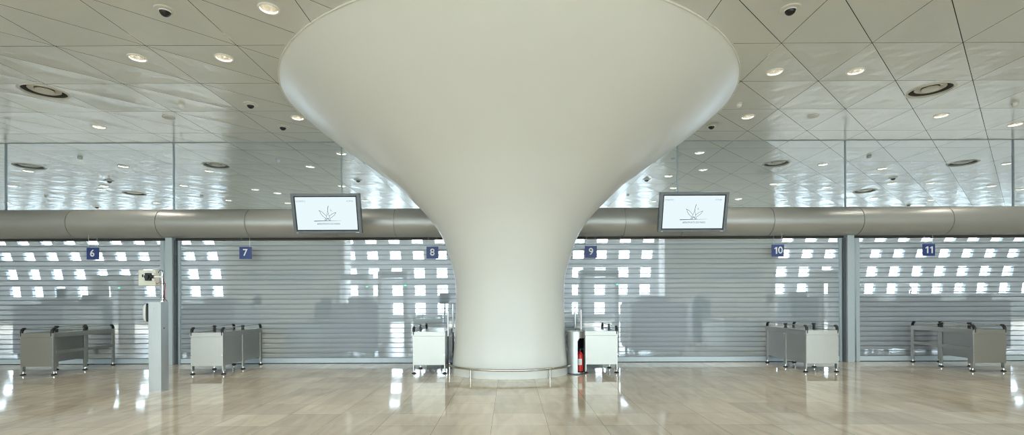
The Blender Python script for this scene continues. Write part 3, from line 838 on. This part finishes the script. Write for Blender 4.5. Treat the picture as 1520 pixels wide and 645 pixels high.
arm_screen(91,437,13.65,.22,.34,'small dark screen on a stand behind the shutter, left of sign 6')

# bare trees outside the far facade
def tree(x, y, h, label, seed):
    rnd = random.Random(seed); mb = MB()
    def grow(p, d, L, r, lv):
        q = p+d*L; m_ = (p+q)/2+Vector((rnd.uniform(-1,1),rnd.uniform(-1,1),0))*L*.06
        mb.tube([p,m_,q], r, 6, rs=[r,r*.85,r*.7])
        if lv == 0: return
        for i in range(3 if lv > 1 else 4):
            a = Vector((rnd.uniform(-1,1),rnd.uniform(-1,1),rnd.uniform(.0,.9))).normalized()
            grow(q if i else p+d*L*.7, (d*.55+a*.75).normalized(), L*rnd.uniform(.55,.75), r*.55, lv-1)
    grow(Vector((0,0,0)), Vector((0,0,1)), h*.32, .10, 4)
    o = mb.build('bare_tree', 'bark'); o.location = (x,y,-.4); tag(o, label, 'tree', 'bare trees outside the far windows')
tree(29.6, 36.5, 4.6, 'leftmost bare tree outside the far windows behind sign 11', 3)
tree(33.2, 37.5, 4.4, 'rightmost bare tree outside the far windows behind sign 11', 11)

# ------------------------------------------------------------------ daylight
w = bpy.data.worlds.new('overcast_sky'); SC.world = w; w.use_nodes = True
nt = w.node_tree; nt.nodes.clear()
out = nt.nodes.new('ShaderNodeOutputWorld'); bg = nt.nodes.new('ShaderNodeBackground')
tc = nt.nodes.new('ShaderNodeTexCoord'); sp = nt.nodes.new('ShaderNodeSeparateXYZ'); rp = nt.nodes.new('ShaderNodeValToRGB')
rp.color_ramp.elements[0].position = .0; rp.color_ramp.elements[0].color = (.86,.945,1.0,1)
rp.color_ramp.elements[1].position = 1.0; rp.color_ramp.elements[1].color = (.95,.985,1.0,1)
nt.links.new(tc.outputs['Generated'], sp.inputs[0]); nt.links.new(sp.outputs['Z'], rp.inputs['Fac']); nt.links.new(rp.outputs['Color'], bg.inputs['Color'])
bg.inputs['Strength'].default_value = 6.0
nt.links.new(bg.outputs[0], out.inputs[0])
def portal(name, loc, rot, sx, sy):
    l = bpy.data.lights.new(name, 'AREA'); l.shape = 'RECTANGLE'; l.size = sx; l.size_y = sy; l.cycles.is_portal = True
    o = bpy.data.objects.new(name, l); COL.objects.link(o); o.location = loc; o.rotation_euler = rot
portal('window_portal', (0,YF-.25,2.43), (PI/2,0,0), 32.8, 4.4)

# the ceiling's downlights throw warm light on to the floor (plus added fill spots without fixtures, above and behind the camera)
def beam(x, y, e):
    l = bpy.data.lights.new('downlight_and_fill_spot', 'SPOT'); l.energy = e; l.color = (1.0,.96,.87); l.spot_size = 1.9; l.spot_blend = .8; l.shadow_soft_size = .06
    o = bpy.data.objects.new('downlight_and_fill_spot', l); COL.objects.link(o); o.location = (x, y, CEIL-.02)
for p in DL[:10]: beam(*on_ceiling(*p), 24)
for x in (-15.5,-12,-8.5,-5,-1.5,2,5.5,9,12.5,15.5):  # invented grid of fill spots, brightens the floor and ceiling
    for y in (-6.5,-3.2,.1,3.3): beam(x, y, 24)

# ------------------------------------------------------------------ camera and colour management
cam = bpy.data.cameras.new('camera'); cam.sensor_width = 36; cam.sensor_fit = 'HORIZONTAL'; cam.lens = F*36/1520
cam.shift_x = (760-CX)/1520; cam.shift_y = (CY-322.5)/1520; cam.clip_start = .05; cam.clip_end = 300
co = bpy.data.objects.new('camera', cam); COL.objects.link(co); co.location = (0,0,EYE)
co.rotation_euler = (Matrix.Rotation(PI/2,3,'X') @ Matrix.Rotation(-ROLL,3,'Z')).to_euler()
SC.camera = co
vs_ = SC.view_settings
SC.display_settings.display_device = 'sRGB'
vs_.view_transform = 'Standard'; vs_.look = 'None'; vs_.exposure = EXPO; vs_.gamma = 1; vs_.use_curve_mapping = False
cy = SC.cycles
cy.pixel_filter_type = 'BLACKMAN_HARRIS'; cy.filter_width = 1.15
cy.use_denoising = True; cy.denoiser = 'OPENIMAGEDENOISE'
cy.max_bounces = 10; cy.diffuse_bounces = 6; cy.glossy_bounces = 5; cy.transparent_max_bounces = 24; cy.transmission_bounces = 6
cy.sample_clamp_indirect = 2.5; cy.caustics_reflective = False; cy.caustics_refractive = False
